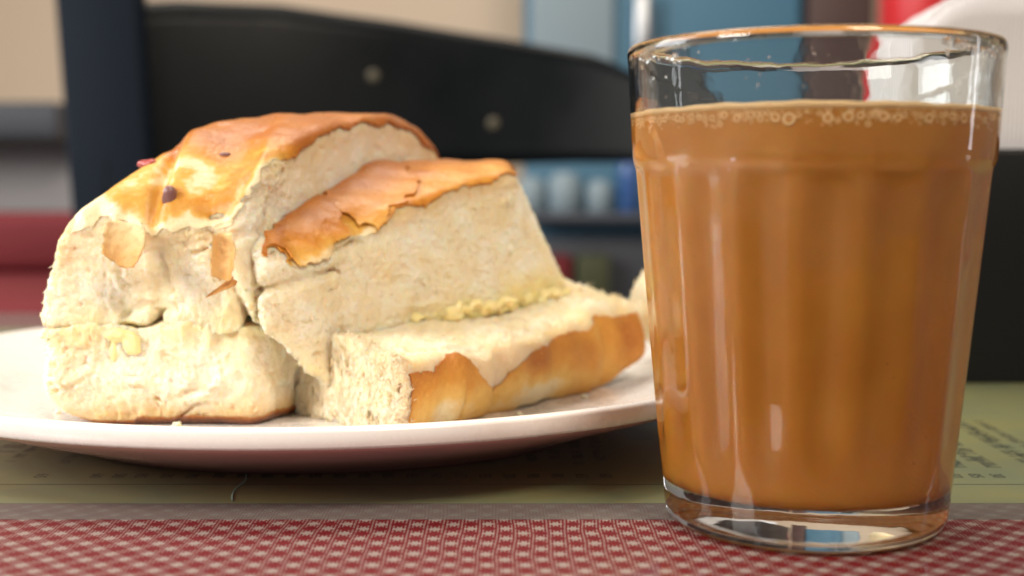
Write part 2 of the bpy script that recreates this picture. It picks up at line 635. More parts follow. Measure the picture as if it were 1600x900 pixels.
def bubble_geo(bm_s, bm_r, t, z, rad):
    r = wall_r(z)
    nrm = Vector((math.cos(t), math.sin(t), 0.0))
    c = Vector((GC[0], GC[1], GC[2] + z)) + nrm * (r - rad * 0.30)
    res = bmesh.ops.create_icosphere(bm_s, subdivisions=2, radius=rad * 0.85)
    q = nrm.to_track_quat('Z', 'Y').to_matrix().to_4x4()
    bmesh.ops.transform(bm_s, matrix=Matrix.Translation(c) @ q @ Matrix.Diagonal((1, 1, 0.62, 1)), verts=res['verts'])
    ring_mesh(bm_r, c + nrm * rad * 0.40, nrm, Vector((0, 0, 1)), rad * 0.90, rad * 0.26)


bm_fs, bm_fr = bmesh.new(), bmesh.new()
placed = []
t0 = -math.pi / 2
big = [(-0.66, .075), (-0.44, .07), (-0.365, .115), (-0.31, .06), (-0.155, .088), (-0.045, .115), (0.07, .065), (0.15, .085), (0.235, .06),
       (0.43, .085), (0.52, .07), (0.60, .07), (0.70, .105), (-0.82, .075), (0.93, .07)]
for dt, rad in big:
    rad *= rb.uniform(0.65, 1.05)
    t = t0 + dt * 0.92
    z = 7.79 - rad - rb.uniform(0.02, 0.06)
    a, b = bmesh.new(), bmesh.new()
    bubble_geo(a, b, t, z, rad)
    o = link('bubble', bm_mesh('bubble', a), M['bubble'], tea)
    b_o = link('bubble_ring', bm_mesh('bubble_ring', b), M['foam'], o)
    placed.append((t, z, rad))
tt = t0 - 1.62
while tt < t0 + 1.62:
    rad = rb.choice((0.026, 0.032, 0.036, 0.042, 0.050, 0.060)) * (1.0 if rb.random() < 0.8 else 0.6)
    tt += rad / 3.33
    z = 7.80 - rad - abs(rb.gauss(0, 0.025))
    if not any(abs(tt - a) * 3.3 < (rad + c) * 0.95 and abs(z - b) < (rad + c) * 0.95 for a, b, c in placed):
        placed.append((tt, z, rad))
        bubble_geo(bm_fs, bm_fr, tt, z, rad)
    tt += rad / 3.33 * (1.05 if rb.random() < 0.85 else 2.2)
tries = 0
cnt = 0
while cnt < 560 and tries < 16000:
    tries += 1
    t = t0 + rb.gauss(0, 1.0) if rb.random() < 0.8 else rb.uniform(0, 2 * math.pi)
    rad = rb.choice((0.014, 0.018, 0.022, 0.026, 0.032, 0.045))
    z = 7.84 - rad - abs(rb.gauss(0, 0.09))
    if z < 7.5:
        continue
    if any(abs(t - a) * 3.3 < (rad + c) * 1.05 and abs(z - b) < (rad + c) * 1.05 for a, b, c in placed):
        continue
    placed.append((t, z, rad))
    bubble_geo(bm_fs, bm_fr, t, z, rad)
    cnt += 1
o = link('small_bubbles', bm_mesh('small_bubbles', bm_fs), M['bubble'], tea); o['kind'] = 'stuff'
o = link('small_bubble_rims', bm_mesh('small_bubble_rims', bm_fr), M['foam'], tea); o['kind'] = 'stuff'

# droplets and dried drips high on the glass
bm = bmesh.new()
rd = random.Random(3)


def droplet(t, z, rad, inside=True):
    r = (_inner_r(z) - 0.004) if inside else float(np.interp(z, [7.0, 9.04], [3.475 * gs(7.0), 3.636 * gs(9.08)]))
    nrm = Vector((math.cos(t), math.sin(t), 0)) * (-1 if inside else 1)
    c = Vector((GC[0] + math.cos(t) * r, GC[1] + math.sin(t) * r, GC[2] + z))
    res = bmesh.ops.create_icosphere(bm, subdivisions=2, radius=rad)
    q = nrm.to_track_quat('Z', 'Y').to_matrix().to_4x4()
    bmesh.ops.transform(bm, matrix=Matrix.Translation(c) @ q @ Matrix.Diagonal((rd.uniform(0.7, 1.3), rd.uniform(0.8, 1.5), 0.4, 1)), verts=res['verts'])


for k in range(46):
    droplet(t0 + rd.uniform(0.45, 1.05), rd.uniform(8.78, 8.98), rd.uniform(0.025, 0.06))
for k in range(16):
    droplet(t0 - rd.uniform(0.95, 1.4), rd.uniform(8.70, 8.95), rd.uniform(0.03, 0.06))
for k in range(40):
    droplet(t0 + rd.uniform(-1.3, 1.3), rd.uniform(8.0, 8.95), rd.uniform(0.008, 0.022), rd.random() < 0.6)
o = link('condensation', bm_mesh('condensation', bm), M['drop'], tumbler); o['kind'] = 'stuff'

# ------------------------------------------------------------------ bread, as implicit volumes
_rs = np.random.RandomState(7)
LAT = _rs.uniform(-1, 1, (32, 32, 32)).astype(np.float32)


LATF = LAT.ravel()


def vn(x, y, z, f, off=0.0):
    """smooth value noise in -1..1"""
    f4 = np.float32
    x = np.asarray(x * f + (off * 7.13 + 500), f4); y = np.asarray(y * f + (off * 3.71 + 500), f4); z = np.asarray(z * f + (off * 5.37 + 500), f4)
    xi = x.astype(np.int32); yi = y.astype(np.int32); zi = z.astype(np.int32)
    fx = x - xi; fy = y - yi; fz = z - zi
    fx = (fx * fx * (3 - 2 * fx)).astype(f4); fy = (fy * fy * (3 - 2 * fy)).astype(f4); fz = (fz * fz * (3 - 2 * fz)).astype(f4)
    a, b = (xi & 31) << 10, ((xi + 1) & 31) << 10
    c, d = (yi & 31) << 5, ((yi + 1) & 31) << 5
    e, g = zi & 31, (zi + 1) & 31
    T = LATF.take
    p = T(a + c + e); l00 = p + (T(b + c + e) - p) * fx
    p = T(a + d + e); l10 = p + (T(b + d + e) - p) * fx
    p = T(a + c + g); l01 = p + (T(b + c + g) - p) * fx
    p = T(a + d + g); l11 = p + (T(b + d + g) - p) * fx
    l0 = l00 + (l10 - l00) * fy
    l1 = l01 + (l11 - l01) * fy
    return l0 + (l1 - l0) * fz


def smax(a, b, k):
    h = np.clip(0.5 + 0.5 * (a - b) / k, 0, 1)
    return b * (1 - h) + a * h + k * h * (1 - h)


def smin(a, b, k):
    return -smax(-a, -b, k)


def sstep(x, a, b):
    t = np.clip((x - a) / (b - a), 0, 1)
    return t * t * (3 - 2 * t)


def surface_nets(s, org, h):
    ins = s < 0
    nx, ny, nz = s.shape
    cnt = np.zeros((nx - 1, ny - 1, nz - 1), np.int8)
    for i in (0, 1):
        for j in (0, 1):
            for k in (0, 1):
                cnt += ins[i:nx - 1 + i, j:ny - 1 + j, k:nz - 1 + k]
    act = (cnt > 0) & (cnt < 8)
    I, J, K = np.nonzero(act)
    idx = -np.ones(act.shape, np.int32)
    idx[I, J, K] = np.arange(len(I))
    pos = np.zeros((len(I), 3)); num = np.zeros(len(I))
    corners = [(i, j, k) for i in (0, 1) for j in (0, 1) for k in (0, 1)]
    for a in corners:
        for ax in range(3):
            if a[ax] == 1:
                continue
            b = list(a); b[ax] = 1
            sa = s[I + a[0], J + a[1], K + a[2]]; sb = s[I + b[0], J + b[1], K + b[2]]
            m = (sa < 0) != (sb < 0)
            t = np.where(m, sa / np.where(m, sa - sb, 1), 0)
            for c in range(3):
                pos[:, c] += np.where(m, a[c] + (t if c == ax else 0), 0)
            num += m
    pos /= num[:, None]
    pos += np.stack([I, J, K], 1)
    V = np.array(org) + pos * h
    F = []
    for ax in range(3):
        o1, o2 = [(1, 2), (2, 0), (0, 1)][ax]
        sl0 = [slice(None)] * 3; sl1 = [slice(None)] * 3
        sl0[ax] = slice(0, -1); sl1[ax] = slice(1, None)
        ch = ins[tuple(sl0)] != ins[tuple(sl1)]
        E = np.array(np.nonzero(ch))
        ok = (E[o1] > 0) & (E[o2] > 0) & (E[o1] < act.shape[o1]) & (E[o2] < act.shape[o2])
        E = E[:, ok]
        flip = ins[tuple(E)]

        def cell(d1, d2):
            q = E.copy(); q[o1] -= d1; q[o2] -= d2
            return idx[q[0], q[1], q[2]]
        q = np.stack([cell(1, 1), cell(0, 1), cell(0, 0), cell(1, 0)], 1)
        q[~flip] = q[~flip][:, ::-1]
        F.append(q)
    return V, np.concatenate(F)


def build_volume(fun, lo, hi, h=0.045, band=0.42):
    c = 4
    n = [int(math.ceil((b - a) / h / c)) * c for a, b in zip(lo, hi)]
    ax = [(a + (np.arange(k // c) * c + c / 2) * h).astype(np.float32) for a, k in zip(lo, n)]
    X, Y, Z = np.meshgrid(*ax, indexing='ij')
    coarse = fun(X, Y, Z, None).astype(np.float32)
    out = coarse.repeat(c, 0).repeat(c, 1).repeat(c, 2)
    I, J, K = np.nonzero(np.abs(out) < band)
    out[I, J, K] = fun((lo[0] + I * h).astype(np.float32), (lo[1] + J * h).astype(np.float32), (lo[2] + K * h).astype(np.float32), 1)
    out[0] = out[-1] = 1; out[:, 0] = out[:, -1] = 1; out[:, :, 0] = out[:, :, -1] = 1
    return surface_nets(out, lo, h)


def normals(V, F):
    n = np.cross(V[F[:, 2]] - V[F[:, 0]], V[F[:, 3]] - V[F[:, 1]])
    N_ = np.zeros_like(V)
    for k in range(4):
        for c in range(3):
            N_[:, c] += np.bincount(F[:, k], weights=n[:, c], minlength=len(V))
    return N_ / np.maximum(np.linalg.norm(N_, axis=1, keepdims=True), 1e-9)


def crumb_rough(x, y, z, amt=1.0, seed=0.0):
    """torn crumb: deep soft folds, patches of thin pulled strands, a few pores"""
    wx = 0.30 * vn(x, y, z, 1.0, seed + 6); wz = 0.35 * vn(x, y, z, 1.2, seed + 7)
    x2, z2 = x + wx, z + wz
    patch = 0.40 + 0.80 * sstep(vn(x, y, z, 1.1, seed + 8), -0.25, 0.45)
    n = 0.13 * vn(x, y, z, 0.8, seed)
    n = n + 0.14 * (0.40 - np.abs(vn(x2, y, z2 * 0.8, 1.5, seed + 1)))
    n = n + patch * (0.08 * (0.40 - np.abs(vn(x2, y, z2 * 0.55, 3.4, seed + 2)))
                     + 0.065 * (0.40 - np.abs(vn(x2, y, z2 * 0.6, 7.5, seed + 3))))
    n = n + 0.034 * vn(x2, y, z2, 14.0, seed + 4)
    pore = np.maximum(0, vn(x2 * 0.8, y, z2 * 1.5, 3.2, seed + 5) - 0.52) * 0.34 + np.maximum(0, vn(x2, y, z2 * 1.3, 6.5, seed + 9) - 0.48) * 0.18
    return amt * (-n + pore)


def crumb_cut(x, y, z, seed=0.0):
    """cleaner cut crumb"""
    n = 0.07 * vn(x, y, z, 0.9, seed) + 0.05 * (0.4 - np.abs(vn(x, y, z, 2.4, seed + 2))) + 0.045 * (0.4 - np.abs(vn(x, y, z, 6.0, seed + 3))) + 0.032 * vn(x, y, z, 14.0, seed + 4)
    pore = np.maximum(0, vn(x, y, z, 6.5, seed + 5) - 0.42)
    return -n + 0.11 * pore


def crust_shell(name, V, F, Nn, mask, brown, mat_, parent, lift=0.035, thick=0.05, curl=0.05, soft=None):
    """a thin crust lying on the crumb where mask > 0, with its own edge thickness"""
    keep = (mask[F] > 0).all(axis=1)
    f = F[keep]
    used = np.unique(f)
    rm = -np.ones(len(V), np.int64); rm[used] = np.arange(len(used))
    f = rm[f]
    v, nn, mk = V[used], Nn[used], mask[used]
    nn = nn.copy()
    # smoother normals and positions so that the skin is smoother than the crumb below
    e = np.concatenate([f[:, [0, 1]], f[:, [1, 2]], f[:, [2, 3]], f[:, [3, 0]]])
    for _ in range(5):
        c = np.bincount(e.ravel(), minlength=len(v)).astype(float)
        av = lambda q: np.stack([(np.bincount(e[:, 0], weights=q[e[:, 1], i], minlength=len(v)) +
                                  np.bincount(e[:, 1], weights=q[e[:, 0], i], minlength=len(v))) / c for i in range(3)], 1)
        v = 0.45 * v + 0.55 * av(v)
        nn = nn + av(nn)
        nn /= np.linalg.norm(nn, axis=1, keepdims=True)
    edge = np.clip(1 - mk / 0.25, 0, 1)
    if soft is not None:
        lift = lift * (1 - 0.8 * soft[used]); thick = thick * (1 - 0.6 * soft[used]); curl = curl * (1 - soft[used])
    cl = curl * edge * (0.5 + 0.5 * vn(v[:, 0], v[:, 1], v[:, 2], 1.4, 9.0))
    top_ = v + nn * (lift + thick * 0.5 + cl + 0 * mk)[:, None]
    bot_ = v + nn * (lift - thick * 0.5 + cl * 0.9 + 0 * mk)[:, None]
    es = np.sort(e, axis=1)
    key = es[:, 0] * len(v) + es[:, 1]
    uq, first, ct = np.unique(key, return_index=True, return_counts=True)
    be = e[first[ct == 1]]
    n = len(v)
    walls = np.stack([be[:, 1], be[:, 0], be[:, 0] + n, be[:, 1] + n], 1)
    faces = np.concatenate([f, f[:, ::-1] + n, walls])
    b = np.concatenate([brown[used], brown[used]])
    me = np_mesh(name, np.concatenate([top_, bot_]), faces, {'brown': b})
    return link(name, me, mat_, parent)


def fluff(name, V, F, Nn, weight, count, parent, attrs, seed=0, size=(0.03, 0.12)):
    """short torn strands and flecks of crumb standing off the torn faces"""
    r = np.random.RandomState(seed)
    cand = np.nonzero(r.rand(len(V)) < weight)[0]
    if len(cand) > count:
        cand = r.choice(cand, count, replace=False)
    p, nn = V[cand], Nn[cand]
    m = len(p)
    ang = 3.0 * vn(p[:, 0], p[:, 1], p[:, 2], 0.9, seed + 0.5) + r.normal(0, 0.7, m)
    ref = np.stack([np.cos(ang) * 0.5, np.zeros(m), np.sin(ang) - 0.3], 1) + r.normal(0, 0.25, (m, 3))
    t = ref - nn * (ref * nn).sum(1, keepdims=True)
    t /= np.maximum(np.linalg.norm(t, axis=1, keepdims=True), 1e-6)
    b = np.cross(nn, t)
    L = (size[0] + (size[1] - size[0]) * r.rand(m) ** 2.2)[:, None]
    W = L * (0.15 + 0.35 * r.rand(m))[:, None]
    lift = (0.08 + 0.50 * r.rand(m) ** 2)[:, None]
    rows = []
    for k, (q, w) in enumerate(((-0.3, 0.7), (0.15, 1.0), (0.6, 0.75), (1.0, 0.15))):
        c = p + t * L * q + nn * L * lift * max(q, -0.2) ** 1.0 * (0.6 + 0.4 * q) + b * W * 0.5 * r.normal(0, 0.5, (m, 1))
        rows.append(c - b * W * w * 0.5 + nn * W * 0.2 * r.normal(0, 1, (m, 1)))
        rows.append(c + b * W * w * 0.5)
    P_ = np.stack(rows, 1).reshape(-1, 3)
    o = (np.arange(m) * 8)[:, None]
    f = np.concatenate([o + np.array([[2 * k, 2 * k + 2, 2 * k + 3, 2 * k + 1]]) for k in range(3)])
    at = {k: np.repeat(v[cand], 8) * 0.6 for k, v in attrs.items()}
    ob = link(name, np_mesh(name, P_, f, at), M['fluff'], parent)
    ob['kind'] = 'stuff'
    return ob


ZB = 0.90     # plate floor under the bread

# ---- piece A: tall end chunk of the bun, upper half resting on lower half
XR = np.array([-11.3, -10.9, -10.4, -9.96, -9.27, -8.8, -8.3, -7.95, -7.37, -6.24, -4.93, -3.49, -2.79, -2.27, -1.9])
YR = np.array([29.9, 29.9, 29.9, 30.0, 30.5, 31.0, 31.5, 32.0, 33.0, 34.0, 35.5, 37.0, 37.5, 38.0, 38.0])
ZR = np.array([4.2, 5.05, 5.75, 6.06, 6.61, 6.96, 7.39, 7.84, 8.08, 8.29, 8.42, 8.50, 8.10, 7.55, 7.0])
XF = np.array([-11, -10.4, -9.3, -8.1, -7.0, -6.4, -5.9])
ZF = np.array([4.6, 5.6, 5.8, 5.75, 5.65, 6.1, 6.75])


def a_top(x, y, z):
    zr = np.interp(x, XR, ZR); yr = np.interp(x, XR, YR); zf = np.minimum(np.interp(x, XF, ZF), zr)
    q = np.clip((yr - y) / np.maximum(yr - 29.5, 0.3), 0, 1.3)
    zt = zr - (zr - zf) * q ** 1.7 - 0.05 * np.maximum(0, y - yr) ** 2
    dent = 0.34 * np.exp(-((x + 8.25 - 0.10 * (y - 30)) / 0.17) ** 2) * sstep(y, 32.2, 31.2) - 0.16 * np.exp(-((x + 7.35) / 0.6) ** 2) * sstep(y, 32.5, 30.5)
    return (z - zt + dent) * 0.72


def a_right(x, y, z):
    return (x + 6.05) * 0.915 - (y - 29.6) * 0.404


def a_upper(x, y, z, base):
    if base is None:
        wob = 0
    else:
        wob = 0.30 * vn(x, y, z, 0.55, 2.0) + 0.12 * vn(x, y, z, 1.2, 2.5)
    dt = a_top(x, y, z)
    d = smax(dt, 29.55 + wob - y, 0.45)
    left = (-11.15 + 0.30 * np.maximum(0, z - 3.5) + 0.18 * np.maximum(0, 3.9 - z)) - x
    d = smax(d, left, 0.4)
    d = smax(d, a_right(x, y, z) + 0.0, 0.25)
    d = smax(d, y - 38.6, 0.4)
    d = smax(d, 3.22 + (0 if base is None else 0.12 * vn(x, y, z, 1.6, 4.0)) - z, 0.07)
    if base is None:
        return d
    front = sstep(y, 31.2, 30.0)
    crease = 0.36 * np.exp(-((x + 8.2 + 0.22 * vn(x, y, z, 1.5, 3)) / 0.17) ** 2) * front * sstep(z, 5.4, 4.8)
    crease = crease + 0.30 * np.exp(-((x + 6.45 + 0.3 * (z - 4.2)) / 0.12) ** 2) * front * sstep(z, 4.9, 4.3)
    skin = sstep(dt, -0.25, -0.02)
    cut = sstep(a_right(x, y, z), -0.5, -0.1) * sstep(y, 30.6, 31.4)
    rough = crumb_rough(x, y, z, 1.0, 1.0) * (1 - 0.85 * skin) * (1 - 0.7 * cut)
    return d + crease * (1 - skin * 0.5) + rough + 0.04 * vn(x, y, z, 1.6, 8) * skin


def a_lower(x, y, z, base):
    wob = 0 if base is None else 0.16 * vn(x, y, z, 0.9, 12.0)
    left = (-11.1 + 0.12 * np.maximum(0, 2.6 - z)) - x
    fr_ = 29.60 + wob - y + 0.16 * np.maximum(0, 1.9 - z)
    bot = ZB - z
    d = smax(fr_, bot, 0.35)
    d = smax(d, left, 0.6)
    d = smax(d, (left + bot) * 0.7071 + 0.50, 0.5)
    d = smax(d, a_right(x, y, z) + 0.05, 0.3)
    d = smax(d, y - 37.5, 0.3)
    d = smax(d, z - 3.27 - (0 if base is None else 0.10 * vn(x, y, z, 1.8, 6.0)), 0.10)
    if base is None:
        return d
    low = sstep(bot, -0.35, -0.05)
    return d + crumb_rough(x, y, z, 0.9, 21.0) * (1 - 0.8 * low)


bunA = setp(empty('bread_bun', (-8.0, 33.0, ZB)),
            'tall domed chunk of buttered white bun, both halves stacked, with glossy brown crust', 'bread',
            'torn bread pieces on the plate')
V, F = build_volume(a_upper, (-11.9, 28.9, 2.8), (-1.5, 39.2, 8.9))
Nn = normals(V, F)
x, y, z = V.T
dt = a_top(x, y, z)
edge_n = 0.10 * vn(x, y, z, 1.5, 30) + 0.06 * vn(x, y, z, 4.0, 31) + 0.03 * vn(x, y, z, 10.0, 31)
# skin covers the dome and thins out over its rounded front
frontness = sstep(y, 30.9, 29.7)
mask = dt + 0.13 + edge_n + 0.16 * frontness
mask = np.minimum(mask, (a_right(x, y, z) * -1 + 0.02 + edge_n * 0.6))
mask = np.minimum(mask, (x + 10.15) * 0.5 + 1.5 * edge_n)
mask = np.where(Nn[:, 2] > -0.15, mask, -1)
brown = np.clip(0.30 + 0.45 * sstep(z, 5.9, 7.4) + 0.2 * sstep(y, 30.2, 33) + 0.15 * vn(x, y, z, 0.8, 33), 0, 1)
fr_soft = sstep(y, 31.6, 30.4)
brown = brown + 0.30 * sstep(mask, 0.10, 0.0) * (1 - fr_soft) - 0.75 * sstep(mask, 0.30, 0.02) * fr_soft - 0.35 * sstep(x, -8.9, -10.0)
tan = sstep(dt, -0.75, -0.02) * 0.6
but = sstep(z, 3.9, 3.3) * 0.3
upA = link('upper_half', np_mesh('upper_half', V, F, {'tan': tan, 'butter': but}), M['crumb'], bunA)
crust_shell('crust', V, F, Nn, mask, brown, M['crust'], upA, soft=np.maximum(fr_soft, sstep(x, -8.9, -9.6)))
att = {'tan': tan, 'butter': but}
torn = (1 - sstep(dt, -0.45, -0.2)) * np.where(a_right(x, y, z) > -0.25, 0.25, 1.0) * (y < 38)
fluff('crumb_fluff', V, F, Nn, torn * 0.9, 15000, upA, att, 401)
surfA = (V.copy(), Nn.copy())

V, F = build_volume(a_lower, (-11.4, 29.0, 0.5), (-2.5, 38.0, 3.7))
Nn = normals(V, F)
x, y, z = V.T
tan = sstep(z, ZB + 0.75, ZB + 0.15) * 0.85
but = sstep(z, 2.6, 3.2) * 0.35
loA = link('lower_half', np_mesh('lower_half', V, F, {'tan': tan, 'butter': but}), M['crumb'], bunA)
mask = (ZB + 0.26 + 0.07 * vn(x, y, z, 1.4, 40) + 0.03 * vn(x, y, z, 5, 41)) - z
mask = np.where(x < -8.9, mask - 0.12, mask)
crust_shell('bottom_crust', V, F, Nn, mask, 0.35 + 0.6 * sstep(mask, 0.0, 0.2), M['base_crust'], loA, 0.012, 0.03, 0.0)
fluff('crumb_fluff', V, F, Nn, 0.9 * (z > ZB + 0.4), 10000, loA, {'tan': tan, 'butter': but}, 402)

# ---- piece B: leaning wedge with brown top
BN = Vector((36.3 - 28.85, -(1.5 + 5.85))).normalized()          # outward normal of its front face in plan


def b_front(x, y, z):
    return (x + 5.85) * BN.x + (y - 28.85) * BN.y + 0.03 * (z - 5.0)


def b_top(x, y, z):
    zt = -8.206 - 0.1137 * x + 0.4326 * y
    zt = -smax(-zt, -7.15 + 0 * zt, 0.5)
    zt = zt + 0.05 * vn(x, y, z * 0, 0.9, 50)
    return (z - zt) * 0.93


XB = np.array([-6.3, -5.85, -5.2, -4.75, -4.35, -4.0, -3.4, -1.5, 1.45, 2.2])
ZBm = np.array([3.9, 3.40, 2.45, 1.80, 1.40, 1.75, 2.75, 2.95, 3.35, 3.4])


def b_piece(x, y, z, base):
    wob = 0 if base is None else 0.12 * vn(x, y, z, 0.8, 52)
    dt = b_top(x, y, z)
    kk = 0.18 + 0.75 * sstep(x, -2.9, -3.9)
    d = smax(dt, b_front(x, y, z) + wob, kk)
    d = smax(d, (-5.88 - 0.06 * (y - 28.8)) - x + wob, 0.25)
    zb = np.interp(x - 0.25 * (y - 29.0) * (x < -3.2), XB, ZBm)
    d = smax(d, (zb - z) * 0.8, 0.2)
    right = (x - (0.05 + 0.455 * (6.85 - z))) * 0.91
    d = smax(d, right, 0.2)
    d = smax(d, -b_front(x, y, z) - 4.0, 0.3)
    d = smax(d, 0.03 - a_right(x, y, z), 0.12)
    d = smax(d, y - 38.0, 0.3)
    if base is None:
        return d
    skin = sstep(dt + 0.34 * sstep(x, -2.7, -3.7) * sstep(x, -5.5, -4.9), -0.2, -0.02)
    torn = sstep(x, -2.6, -4.2)
    r = crumb_rough(x, y, z, 1.0, 61.0) * torn + crumb_cut(x, y, z, 66.0) * (1 - torn) * 1.25
    fold = 0.20 * np.exp(-((z - 4.35 - 0.25 * (x + 5)) / 0.13) ** 2) * sstep(x, -3.6, -4.4)
    return d + r * (1 - 0.85 * skin) + fold * (1 - skin) + 0.05 * vn(x, y, z, 1.5, 68) * skin


bunB = setp(empty('bread_wedge', (-2.4, 31.5, ZB)),
            'leaning wedge of white bread with orange brown flaky top and butter along its lower edge', 'bread',
            'torn bread pieces on the plate')
V, F = build_volume(b_piece, (-6.7, 27.8, 1.3), (3.2, 38.6, 7.9))
Nn = normals(V, F)
x, y, z = V.T
dt = b_top(x, y, z)
en = 0.10 * vn(x, y, z, 1.3, 70) + 0.07 * vn(x, y, z, 3.5, 71) + 0.03 * vn(x, y, z, 9, 72)
drape = sstep(x, -2.7, -3.7) * sstep(x, -5.5, -4.9)
mask = dt + 0.16 + en + 0.34 * drape
mask = np.minimum(mask, -b_front(x, y, z) + 0.03 + en * 0.8 + 0.6 * drape)
mask = np.minimum(mask, x + 5.75 + en)
mask = np.minimum(mask, np.sqrt((x + 5.5) ** 2 + (y - 28.6) ** 2) - 0.75 + 2 * en)
mask = np.where(Nn[:, 2] > 0.25 - 0.3 * drape, mask, -1)
brown = np.clip(0.45 + 0.4 * sstep(-b_front(x, y, z), 0.2, 2.2) + 0.2 * sstep(mask, 0.15, 0) * (1 - drape), 0, 1)
brown = brown - 0.6 * drape * sstep(mask, 0.38, 0.02) * sstep(-b_front(x, y, z), 0.8, 0.3)
tan = sstep(dt, -0.6, -0.02) * 0.75 * sstep(x, -5.6, -4.9)
lowz = np.interp(x, XB, ZBm)
but = sstep(z - lowz + 0.3 * vn(x, y, z, 1.5, 77), 1.1, 0.2) * sstep(x, -3.6, -1.2)
crB = link('crumb', np_mesh('crumb', V, F, {'tan': tan, 'butter': but}), M['crumb'], bunB)
crust_shell('crust', V, F, Nn, mask, brown, M['crust'], crB, 0.03, 0.05, 0.04, drape * sstep(-b_front(x, y, z), 0.9, 0.4))
r1 = 0.55 - np.hypot((x + 5.05) / 1.1, (y - 30.6) / 1.6) * 0.55 + 1.0 * en
r2 = 0.8 - np.hypot((x + 3.7) / 1.25, (y - 33.2) / 2.0) * 0.8 + 1.1 * en
for q_, (rg_, db) in enumerate(((r1, 0.25), (r2, 0.12))):
    crust_shell('crust_flake', V, F, Nn, np.minimum(np.minimum(mask - 0.02, rg_), 0.3), np.clip(brown + db, 0, 1.2), M['crust'], crB, 0.075, 0.045, 0.05)
fluff('crumb_fluff', V, F, Nn, (0.35 + 0.5 * sstep(x, -2.6, -4.0)) * (1 - sstep(dt, -0.4, -0.2)), 15000, crB, {'tan': tan, 'butter': but}, 403)

# ---- piece C: low lower-half slab with golden side crust
CF = Vector((6.6, -4.95)).normalized()
CL = Vector((-0.75, -0.66)).normalized()


def c_front(x, y, z):
    u = (x + 2.5) * 0.6 + (y - 28.3) * 0.8                       # distance along the face
    wav = 0.16 * np.cos(u * 2 * math.pi / 2.5 + 0.4) + 0.10 * np.cos(u * 2 * math.pi / 1.15 + 2.0)
    bul = 0.30 * ((z - 1.9) / 1.0) ** 2
    return (x + 2.5) * CF.x + (y - 28.3) * CF.y + bul - wav * 0.55 * sstep(u, 0.8, 1.8) - 0.15


def c_piece(x, y, z, base):
    wob = 0 if base is None else 0.10 * vn(x, y, z, 0.9, 81)
    f_ = c_front(x, y, z)
    u = (x + 2.5) * 0.6 + (y - 28.3) * 0.8
    back = -((x + 2.5) * CF.x + (y - 28.3) * CF.y)
    zt = 2.58 + 0.17 * np.clip(back, 0, 4) + 0.015 * u + 0.42 * sstep(u, 5.5, 9.0)
    # exposed crumb dips between the two peaks of crust
    zt = zt - 0.22 * np.exp(-((u - 3.1) / 0.7) ** 2) * sstep(back, 1.0, 0.0)
    dt = (z - zt) * 0.97
    d = smax(f_, dt, 0.16)
    left = (x + 2.5) * CL.x + (y - 28.3) * CL.y
    d = smax(d, left + wob, 0.15)
    d = smax(d, ZB + 0.75 * sstep(u, 8.2, 10.6) - z, 0.3)
    d = smax(d, back - 4.6, 0.3)
    d = smax(d, u - 10.6, 0.4)
    lump = np.sqrt(((x - 4.75) / 1.3) ** 2 + ((y - 38.3) / 1.1) ** 2 + ((z - 3.0 - 0.15 * (x - 4.5)) / 1.35) ** 2) - 1
    d = smin(d, lump * 1.2, 0.25)
    if base is None:
        return d
    torn = np.maximum(sstep(left, -0.45, -0.1), sstep(u, 8.8, 9.6) * sstep(z, 2.7, 3.2))
    skin = sstep(f_, -0.2, -0.03)
    r = crumb_rough(x * 1.3, y * 1.3, z * 0.45, 1.25, 91.0) * torn + crumb_cut(x, y, z, 95.0) * (1 - torn)
    groove = 0.25 * np.exp(-((u - 2.15) / 0.10) ** 2) * (z < 2.2) + 0.20 * np.exp(-((u - 3.5) / 0.12) ** 2) * (z < 2.0)
    return d + r * (1 - 0.7 * skin) + groove * skin * sstep(z, 2.2, 1.5)


bunC = setp(empty('bread_slab', (0.0, 33.0, ZB)),
            'low slab of bun with buttered flat top and golden side crust, nearest the tea glass', 'bread',
            'torn bread pieces on the plate')
V, F = build_volume(c_piece, (-6.6, 27.6, 0.5), (6.4, 40.5, 5.0))
Nn = normals(V, F)
x, y, z = V.T
f_ = c_front(x, y, z)
u = (x + 2.5) * 0.6 + (y - 28.3) * 0.8
en = 0.08 * vn(x, y, z, 1.6, 100) + 0.04 * vn(x, y, z, 5, 101)
peak = 2.42 + 0.28 * np.exp(-((u - 1.9) / 0.35) ** 2) - 0.75 * np.exp(-((u - 3.3) / 0.75) ** 2) + 0.30 * np.exp(-((u - 6.4) / 0.5) ** 2) \
    + 0.45 * sstep(u, 6.0, 8.5) + 0.12 * vn(u, u * 0, u * 0, 2.0, 102)
mask = np.minimum(f_ + 0.22 + en, (peak - z) * 0.8 + en)
mask = np.minimum(mask, u - 0.10 + en * 0.4)
mask = np.where(u > 10.2, -1, mask)
brown = np.clip(0.30 + 0.45 * vn(x, y, z, 0.8, 103) + 0.35 * sstep(z, 1.3, 2.3) + 0.2 * sstep(mask, 0.12, 0.0), 0, 1)
tan = sstep(f_, -0.5, -0.02) * 0.55 * sstep(z, 3.3, 2.9)
but = sstep(z, 2.3, 2.7) * 0.22
crC = link('crumb', np_mesh('crumb', V, F, {'tan': tan, 'butter': but}), M['crumb'], bunC)
crust_shell('side_crust', V, F, Nn, mask, brown, M['side_crust'], crC, 0.02, 0.04, 0.03)
lf = (x + 2.5) * CL.x + (y - 28.3) * CL.y
fluff('crumb_fluff', V, F, Nn, 0.95 * sstep(lf, -0.4, -0.15) + 0.3 * (z > 3.1) * (u > 8.5) + 0.10 * (Nn[:, 2] > 0.7), 9000, crC, {'tan': tan, 'butter': but}, 404, (0.05, 0.20))

